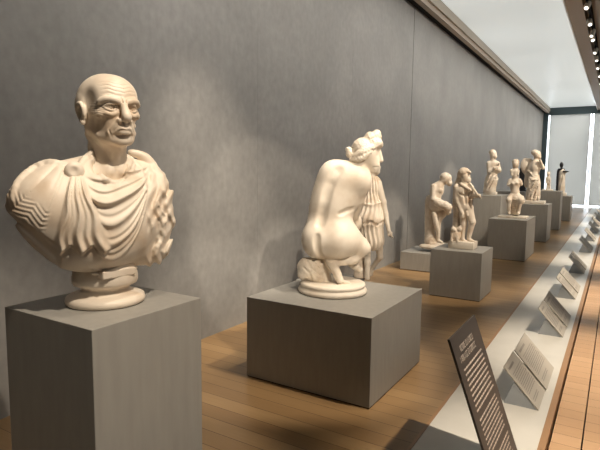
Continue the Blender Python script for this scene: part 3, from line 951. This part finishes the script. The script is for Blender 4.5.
q.ell((445.3, 177.3, .5), (5.2, 4.8, 5.2), k=1); q.disp(bumps(.22*nu, 2*math.pi/(3*nu))); q.mesh('hair', MARBLE, N_.root)
q = N_.clay(0.45, 1)
q.chain([(430, 199, 4), (429.5, 215, 4), (430, 232, 3), (431, 244, 1)], [4.2, 4.2, 4.6, 5.8], k=2)
q.disp(bumps(.4*nu, 2*math.pi/(7*nu)))
q.mesh('tree_trunk', MARBLE, N_.root)
q = N_.clay(0.45, 1)
q.cone((437, 202, -5), (448, 207.5, -7), 4.2, 4.0, k=2); q.cone((447.5, 207, -6), (448, 213.5, -6), 3.6, 1.8, k=1.5)
q.chain([(434, 214, -4), (436, 224, -5), (438, 232, -4)], [2.4, 2, 1.6], k=1.5)
q.disp(bumps(.35*nu, 2*math.pi/(5*nu)))
q.mesh('drapery', MARBLE, N_.root)
q = N_.clay(0.45)
q.ell((434, 246.5, 0), (14.5, 3.2, 9), k=2); q.ell((440, 244.5, -1), (8, 2.2, 6), k=1.5)
q.mesh('rock_base', MARBLE, N_.root)


# ---------------------------------------------------------------- 6: broken seated torso with a small bust behind its shoulder
E_ = Figure('marble_statue', 'marble seated woman with broken arms carrying a small head on her shoulder', 'sculpture', (-1.60, 10.12, 0.725))
eu = E_.u
b = E_.clay(0.32, 1)
b.ell((515.7, 164, 0), (3, 4.2, 3.2), k=1); b.cone((515.5, 167, 0), (515.2, 176, 0), 1.9, 3.0, k=1.5)
b.ell((514.8, 172, 0), (4.2, 3.6, 3), k=1.2); b.cone((511.5, 170.5, -1), (512, 175, -2), 1.3, 1.1, k=.6); b.cone((518.3, 170.5, -1), (518, 175, -2), 1.3, 1.1, k=.6)
b.ell((514.8, 184, 0), (5.2, 6.5, 3.8), k=2); b.ell((515, 191.5, 0), (4.2, 5, 3.5), k=2)
b.cone((510.3, 180.5, 0), (508.8, 184.5, -1), 2.1, 1.9, k=1); b.cone((519.5, 180.5, 0), (521, 184, 0), 2.1, 1.9, k=1)
b.ell((512.8, 183.5, -3), (1.7, 1.7, 1.4), k=.6); b.ell((517, 183.5, -3), (1.7, 1.7, 1.4), k=.6)
b.cone((512, 197, -1), (509, 200, -5), 3.6, 3.0, k=1.5); b.cone((509, 200, -5), (509, 212.5, -5), 2.2, 1.5, k=1)
b.cone((518, 197, -1), (520.5, 200, -6), 3.6, 3.0, k=1.5); b.cone((520.5, 200, -6), (518.5, 212.5, -5), 2.2, 1.5, k=1)
b.cone((509, 213, -6), (509.2, 213.6, -8.5), 1.3, 1.1, k=.6); b.cone((518.5, 213, -6), (518.5, 213.8, -8.5), 1.3, 1.1, k=.6)
b.mesh('body', MARBLE, E_.root)
q = E_.clay(0.32, 1)
q.cone((515.5, 199, 1), (515, 211, 1), 6.5, 5.0, k=2); q.ell((517, 199, -2), (7, 4.5, 5), k=2); q.ell((521.5, 201, -3), (3.2, 3.6, 3.5), k=1)
q.disp(bumps(.35*eu, 2*math.pi/(4*eu)))
q.mesh('drapery', MARBLE, E_.root)
q = E_.clay(0.3, .5)
q.ell((515.6, 162, .6), (3.3, 3, 3.3), k=1); q.disp(bumps(.15*eu, 2*math.pi/(2*eu))); q.mesh('hair', MARBLE, E_.root)
plinth_box(E_, 499, 528, 214.4, 1.8, .75)

# ---------------------------------------------------------------- 7: veiled woman with folded arms
F_ = Figure('marble_statue', 'marble woman wrapped in a long cloak with folded arms, on a tall pedestal', 'sculpture', (-2.30, 11.25, 1.08))
fu = F_.u
b = F_.clay(0.35, 1)
b.ell((493.3, 154.5, 0), (3.2, 4.2, 3.4), k=1); b.ell((495.3, 156.5, -1), (1.8, 2.2, 2), k=.8); b.cone((492.8, 157, 0), (492.6, 162, 0), 2, 2.6, k=1.2)
b.cone((497, 168, -3), (499, 163.5, -5), 1.1, .9, k=.5)
b.mesh('body', MARBLE, F_.root)
q = F_.clay(0.35, 1)
q.ell((493, 166, 0), (5.8, 6.5, 4.2), k=2, roll=-4); q.cone((492.5, 172, 0), (491.2, 180, 0), 4.6, 5.2, k=2.5); q.cone((491.2, 180, 0), (490, 190, 0), 5.4, 5.6, k=2.5)
q.cone((487.5, 183, 1), (485.8, 191, 1), 3, 2.6, k=2)
q.cone((489, 163.5, -1), (489.5, 171.5, -3), 2.6, 2.2, k=1); q.cone((489.5, 171.5, -3), (497, 167.5, -5), 2.1, 1.5, k=1)
q.cone((497.6, 163.5, -1), (499.3, 170.5, -3), 2.2, 2.0, k=1); q.cone((499.3, 170.5, -3), (494.5, 168.5, -5.5), 1.8, 1.3, k=1)
q.bake()
for pts in ([(498, 172), (494, 180), (488, 190)], [(496, 168), (490, 176), (486.5, 186)], [(497.5, 178), (494.5, 190)], [(494, 176), (489, 184), (486, 191)]):
    q.fold(pts, .9, sink=.2, k=.8)
for pts in ([(497, 175), (492, 182), (488, 190)], [(493, 173), (488, 182)]):
    q.fold(pts, .6, op='s', sink=0, k=.6)
q.mesh('long_cloak', MARBLE, F_.root)
q = F_.clay(0.35, .5); q.ell((492.6, 152.6, .8), (3.5, 3.2, 3.6), k=1); q.disp(bumps(.18*fu, 2*math.pi/(2.2*fu))); q.mesh('hair', MARBLE, F_.root)
plinth_box(F_, 483.5, 497, 193.2, 3.2, .7)

# ---------------------------------------------------------------- 8: winged figure
G_ = Figure('marble_statue', 'marble figure with a tall folded wing and draped legs', 'sculpture', (-1.61, 12.95, 0.842))
gu = G_.u
b = G_.clay(0.32, 1)
b.ell((537.3, 155, 0), (3.2, 4.2, 3.4), k=1, roll=-15); b.ell((539.4, 157, -.6), (1.7, 2.1, 2), k=.8)
b.cone((536.3, 158, 0), (535.3, 162, 0), 1.9, 2.6, k=1)
b.ell((535.5, 167, 0), (5.2, 6.6, 3.8), k=2); b.ell((534.5, 176, 0), (4.2, 5, 3.6), k=2)
b.cone((539.8, 163, -1), (543.3, 168, -3), 2.1, 1.7, k=1); b.cone((543.3, 168, -3), (540, 160, -5), 1.5, 1.1, k=.7)
b.cone((531, 164, 1), (529, 171, 0), 2, 1.5, k=1); b.cone((529, 171, 0), (533, 176, -3), 1.4, 1, k=.6)
b.cone((537.5, 196, -2), (538.5, 199.5, -4), 1.5, 1.2, k=.7)
b.mesh('body', MARBLE, G_.root)
q = G_.clay(0.32, .6)
q.ell((535.6, 153, .6), (4.2, 3.3, 3.8), k=1, roll=-25); q.disp(bumps(.2*gu, 2*math.pi/(2.4*gu))); q.mesh('hair', MARBLE, G_.root)
q = G_.clay(0.32, .8)
q.ell((534, 180, 0), (5.2, 6, 4.6), k=2); q.cone((534, 182, 0), (532, 197, 0), 5.4, 5.6, k=2); q.cone((537, 184, -2), (537.8, 198, -1), 3.2, 2.4, k=2)
q.cone((530, 188, 1), (528.8, 199, 1), 2.6, 2.4, k=2)
q.bake()
for pts in ([(539, 178), (534, 184), (528.5, 196)], [(538, 184), (533, 192), (531, 199)], [(530, 178), (529, 188)], [(536, 190), (535, 199)], [(529, 177), (534, 180), (539, 177)]):
    q.fold(pts, .9, sink=.1, k=.8)
for pts in ([(537, 181), (531, 190)], [(537, 187), (533, 198)]):
    q.fold(pts, .6, op='s', sink=0, k=.5)
q.mesh('drapery', MARBLE, G_.root)
q = G_.clay(0.32, .6)
q.ell((526.8, 166.5, 3), (5.8, 8.8, 1.9), k=1.5, roll=12); q.ell((528, 178, 3), (3.4, 10, 1.5), k=2, roll=-8); q.cone((530, 160, 3), (533, 164, 2), 1.8, 2, k=1.5)
q.bake()
for i in range(4):
    q.fold([(524.5+i*1.9, 166+i), (526.5+i*1.1, 176), (528.3+i*.6, 185)], .4, op='s', sink=0, k=.3)
q.mesh('wing', MARBLE, G_.root)
plinth_box(G_, 523.5, 545, 201.5, 3.2, .8)

# ---------------------------------------------------------------- 9: small cat-like figure
K_ = Figure('marble_statuette', 'tiny marble figure with pointed ears, smallest of the sculptures', 'sculpture', (-1.60, 15.85, 1.059))
ku = K_.u
b = K_.clay(0.25, .6)
b.ell((548.4, 174, 0), (1.7, 2.1, 1.8), k=.6); b.cone((547.2, 173, 0), (546.9, 170.8, 0), .7, .35, k=.3); b.cone((549.6, 173, 0), (550, 170.8, 0), .7, .35, k=.3)
b.ell((548.2, 179, 0), (2.2, 3.2, 1.8), k=1); b.ell((548.2, 183.2, 0), (1.9, 2.4, 1.8), k=1)
b.cone((546.5, 177.5, -.5), (546, 182.5, -1.2), .8, .6, k=.4); b.cone((550, 177.5, -.5), (550.4, 182, -1.4), .8, .6, k=.4)
b.cone((547.3, 184, -.2), (547, 189.3, -.3), 1.1, .8, k=.4); b.cone((549.3, 184, -.2), (549.7, 189.3, -.3), 1.1, .8, k=.4)
b.mesh('body', MARBLE, K_.root)
plinth_box(K_, 542.5, 552.8, 189.6, 1.6, .8)

# ---------------------------------------------------------------- 10: farthest figure, black marble and white
I_ = Figure('marble_statue', 'farthest figure, black marble cloak behind a pale draped body', 'sculpture', (-1.50, 19.1, 0.808))
b = I_.clay(0.25, .6)
b.ell((562.2, 174, 0), (3, 5, 2.4), k=1.5); b.cone((562, 178, 0), (561.4, 192, 0), 2.9, 3.2, k=1.5); b.cone((560.5, 182, -1), (560, 193, -1), 1.4, 1.4, k=1)
b.cone((564, 171.5, -1), (566, 172.3, -2), 1.0, .8, k=.6)
b.bake()
b.fold([(563.5, 176), (561, 186), (560, 192)], .5, sink=0, k=.4); b.fold([(562, 175), (560, 184)], .4, op='s', sink=0, k=.3)
b.mesh('body', MARBLE_W, I_.root)
q = I_.clay(0.25, .6)
q.ell((561.6, 164.8, 0), (1.8, 2.7, 1.9), k=.6); q.cone((561.5, 167, 0), (561.4, 170, 0), 1, 1.2, k=.5); q.cone((563.5, 171.2, -2.4), (568.2, 171.6, -3), .8, .6, k=.4)
q.mesh('black_head', DARKSTONE, I_.root)
q = I_.clay(0.25, .6)
q.chain([(559, 170, 1.5), (558.2, 180, 1.5), (557.8, 192, 1.5)], [1.6, 1.7, 1.8], k=1); q.cone((559, 170, 1), (564, 169.6, 1.5), 1.2, 1, k=.6)
q.mesh('black_cloak', DARKSTONE, I_.root)
plinth_box(I_, 556.5, 566, 195.6, 3.0, .8)

# ---------------------------------------------------------------- 11: black statue by the wall, mostly behind the winged one
J_ = Figure('dark_statue', 'black stone statue by the wall, mostly hidden behind the wing', 'sculpture', (-2.45, 14.7, 1.06))
b = J_.clay(0.35, .8)
b.ell((522.8, 163.2, 0), (2.0, 2.8, 2.2), k=.8); b.cone((522.8, 165, 0), (522.7, 168, 0), 1.2, 1.8, k=.8)
b.ell((522.7, 171, 0), (3.4, 4, 2.6), k=1.2); b.cone((522.6, 174, 0), (522.4, 188.5, 0), 2.9, 3.2, k=1.5)
b.bake()
b.fold([(524, 170), (522, 180), (521, 188)], .6, sink=0, k=.4)
b.mesh('body', DARKSTONE, J_.root)
plinth_box(J_, 518.5, 526.5, 190, 1.6, .8, DARKSTONE)


# ---------------------------------------------------------------- label cards on their metal wedges
def text_lines(bm, w0, w1, h0, h1, n_, rng, P, th=0.0006, wh=0.45, ragged=0.12):
    step = (h1-h0)/n_
    for i in range(n_):
        hh = h0+i*step
        x = w0; end = w1-(w1-w0)*ragged*rng.random()
        while x < end:
            L_ = (w1-w0)*rng.uniform(0.03, 0.10)
            e = min(x+L_, end)
            vs = [bm.verts.new(P(a, c)) for a, c in ((x, hh), (e, hh), (e, hh+step*wh), (x, hh+step*wh))]
            bm.faces.new(vs)
            x = e+(w1-w0)*0.014


def label_card(y0, y1, off, parent, rng, heads=True):
    """a card lying on the wedge: y0..y1 along the shelf, rising away from the visitor"""
    a = math.atan2(0.245, 0.226)
    ux, uz = -math.cos(a), math.sin(a)
    nx, nz = math.sin(a), math.cos(a)
    Lc = 0.335
    bm = bmesh.new()
    x0, z0 = -0.344+nx*off, 0.001+nz*off
    t_ = 0.008
    vs = []
    for y in (y0, y1):
        for (s_, tt) in ((0, 0), (Lc, 0), (Lc, t_), (0, t_)):
            vs.append(bm.verts.new((x0+ux*s_+nx*tt, y, z0+uz*s_+nz*tt)))
    for f in ((0, 1, 2, 3), (7, 6, 5, 4), (0, 4, 5, 1), (1, 5, 6, 2), (2, 6, 7, 3), (3, 7, 4, 0)):
        bm.faces.new([vs[i] for i in f])
    c = obj('card', bm, CARD, parent)
    w_ = y1-y0

    def P(a_, s_):
        tt = t_+0.0008
        return (x0+ux*(Lc-s_)+nx*tt, y0+a_, z0+uz*(Lc-s_)+nz*tt)
    for nm, b1, s0, s1, n_, wh in (('heading', .62, .030, .050, 1, .8), ('paragraph', .92, .075, .245, 11, .45), ('credit_line', .7, .27, .30, 2, .45)):
        bm = bmesh.new(); text_lines(bm, w_*.12, w_*b1, s0, s1, n_, rng, P, wh=wh); obj(nm, bm, CARDTXT, c)


def wedge(y0, y1, parent):
    bm = bmesh.new()
    prof = [(-.352, .0), (-.556, .0), (-.500, .158)]
    A = [bm.verts.new((x, y0, z)) for x, z in prof]; B_ = [bm.verts.new((x, y1, z)) for x, z in prof]
    bm.faces.new(A); bm.faces.new(B_[::-1])
    for i in range(3):
        bm.faces.new((A[i], B_[i], B_[(i+1) % 3], A[(i+1) % 3]))
    obj('metal_stand', bm, STEEL, parent)


rng = random.Random(5)
stands = [(3.566, .36, .49, 'pair of cream label cards on a metal wedge, nearest the camera'),
          (5.337, .36, .48, 'second pair of cream label cards along the white shelf from the camera'),
          (7.07, .36, .48, 'third pair of cream label cards along the white shelf from the camera'),
          (8.98, .36, .36, 'fourth stand of cream label cards along the white shelf from the camera'),
          (11.5, .36, .40, 'fifth stand of label cards, beside the seated broken torso'),
          (13.5, .36, .40, 'sixth stand of label cards, level with the winged statue'),
          (15.4, .36, .40, 'seventh stand of label cards, level with the tiny figure'),
          (17.35, .36, .40, 'eighth stand of label cards along the white shelf'),
          (19.4, .36, .40, 'third last stand of label cards towards the windows'),
          (21.4, .36, .40, 'second last stand of label cards towards the windows'),
          (23.4, .36, .40, 'last stand of label cards, nearest the windows')]
for y, wa, wb, lab in stands:
    r = thing('label_stand', lab, 'label', (0, 0, 0), 'label stands along the white shelf')
    wedge(y+.008, y+wa+wb-.03, r)
    label_card(y, y+wa, 0.0, r, rng)
    label_card(y+wa+.004, y+wa+wb, 0.012, r, rng)
    for ch in r.children: ch.location.x = 0
    # put the empty at the stand's foot
    r.location = (-.45, y+.4, 0)
    for ch in r.children: ch.location = (.45, -y-.4, 0)

# ---------------------------------------------------------------- dark introductory panel
sg = thing('information_panel', 'tall charcoal text panel with cream lettering leaning back on the white shelf', 'sign', (-.35, 2.64, 0))
zt_, kx = 0.76, 0.362
xb, xt = -0.352, -0.352-zt_*kx
Ls = zt_*math.hypot(1, kx)
ux, uz = -kx/math.hypot(1, kx), 1/math.hypot(1, kx)
nx, nz = uz, -ux
y0, y1 = 2.393, 2.898


def SP(a_, s_, tt=0.0):
    return (xb+ux*(Ls-s_)+nx*tt+.35, y0+a_-2.64, uz*(Ls-s_)+nz*tt)


bm = bmesh.new()
vs = []
for a_ in (0, y1-y0):
    for (s_, tt) in ((0, 0), (Ls, 0), (Ls, -.012), (0, -.012)):
        x, y, z = SP(a_, s_, tt); vs.append(bm.verts.new((x, y, max(z, 0.0))))
for f in ((0, 1, 2, 3), (7, 6, 5, 4), (0, 4, 5, 1), (1, 5, 6, 2), (2, 6, 7, 3), (3, 7, 4, 0)):
    bm.faces.new([vs[i] for i in f])
pn = obj('panel', bm, SIGN, sg)
bm = bmesh.new()
W_ = y1-y0
rr = random.Random(11)


def glyphs(s_, h_, a0, spans):
    x = a0
    for L_ in spans:
        if L_ < 0: x += -L_; continue
        e = x+L_
        while x < e:
            k_ = rr.choice((0, 1, 2))
            w1_ = .0042
            def q(a, c, aa, cc):
                bm.faces.new([bm.verts.new(SP(*p, .0008)) for p in ((a, c), (aa, c), (aa, cc), (a, cc))])
            q(x, s_, x+w1_, s_+h_)
            if k_ != 0: q(x+w1_, s_, x+.013, s_+.004)
            if k_ == 1: q(x+.0105, s_, x+.0147, s_+h_)
            if k_ == 2: q(x+w1_, s_+h_-.004, x+.013, s_+h_)
            x += .0195
    return


bm.free()
for s_, a0, ln in ((.062, W_*.20, .085), (.062, W_*.20+.107, .14), (.106, W_*.12, .125), (.106, W_*.12+.145, .15)):
    bm = bmesh.new(); glyphs(s_, .030, a0, (ln,)); obj('heading', bm, SIGNTXT, sg)
# body copy in three paragraphs
for s0, s1, n_, rg in ((.168, .395, 9, .06), (.415, .60, 8, .10), (.625, .74, 5, .1)):
    bm = bmesh.new(); text_lines(bm, W_*.13, W_*.88, s0, s1, n_, rr, lambda a, c: SP(a, c, .0008), wh=.36, ragged=rg)
    obj('paragraph', bm, SIGNTXT, sg)
bm = bmesh.new()
add_box(bm, -.14, -.02, -.2, .2, 0, .006)
obj('foot_plate', bm, SIGN, sg)

# ---------------------------------------------------------------- track lamps under the ceiling
struct(box('trim_30', BLACK, (-0.625, -0.59, -3.0, YB, 4.40, 4.44)))
struct(box('trim_31', BLACK, (-0.605, -0.598, -3.0, YB, 4.44, 4.62)))
struct(box('trim_32', mat('pale duct', (0.42, 0.40, 0.36), 0.5), (-0.52, -0.30, -3.0, YB, 4.50, 4.62)))


def lamp_meshes():
    bm = bmesh.new(); lathe(bm, [(.02, 0), (.042, .004), (.047, .02), (.047, .13), (.040, .15), (.02, .155)], seg=20)
    hd = bpy.data.meshes.new('lamp_head'); bmesh.ops.recalc_face_normals(bm, faces=bm.faces[:]); bm.to_mesh(hd); bm.free(); hd.materials.append(mat('lamp housing', (0.6, 0.57, 0.5), 0.4))
    bm = bmesh.new(); lathe(bm, [(.01, -.003), (.030, -.003), (.030, .002), (.01, .002)], seg=20)
    ln = bpy.data.meshes.new('lens'); bmesh.ops.recalc_face_normals(bm, faces=bm.faces[:]); bm.to_mesh(ln); bm.free(); ln.materials.append(LENS)
    bm = bmesh.new(); add_box(bm, -.018, .018, -.05, .05, .105, .14); add_box(bm, -.007, .007, -.007, .007, 0, .11)
    ad = bpy.data.meshes.new('adapter'); bmesh.ops.recalc_face_normals(bm, faces=bm.faces[:]); bm.to_mesh(ad); bm.free(); ad.materials.append(BLACK)
    return hd, ln, ad


hd, ln, ad = lamp_meshes()
near = 'lit track lamp hanging from the ceiling track at the upper right'
for i, y in enumerate((8.9, 9.9, 11.0, 11.9, 12.3, 13.6, 14.5, 15.6, 16.9, 18.3, 20.0, 22.0)):
    r = thing('track_lamp', near, 'lamp', (-.607, y, 4.26), 'track lamps under the ceiling')
    a = bpy.data.objects.new('adapter', ad); C.objects.link(a); a.parent = r; a.location = (0, 0, .0)
    h_ = bpy.data.objects.new('lamp_head', hd); C.objects.link(h_); h_.parent = r
    e = bpy.data.objects.new('lens', ln); C.objects.link(e); e.parent = h_
    sgn = -1 if i % 3 else -.6
    d = Vector((0.25*(-1)**i, sgn*1.0, -1.1)).normalized()
    h_.rotation_euler = (-d).to_track_quat('Z', 'Y').to_euler()
    h_.location = tuple(d*.03)
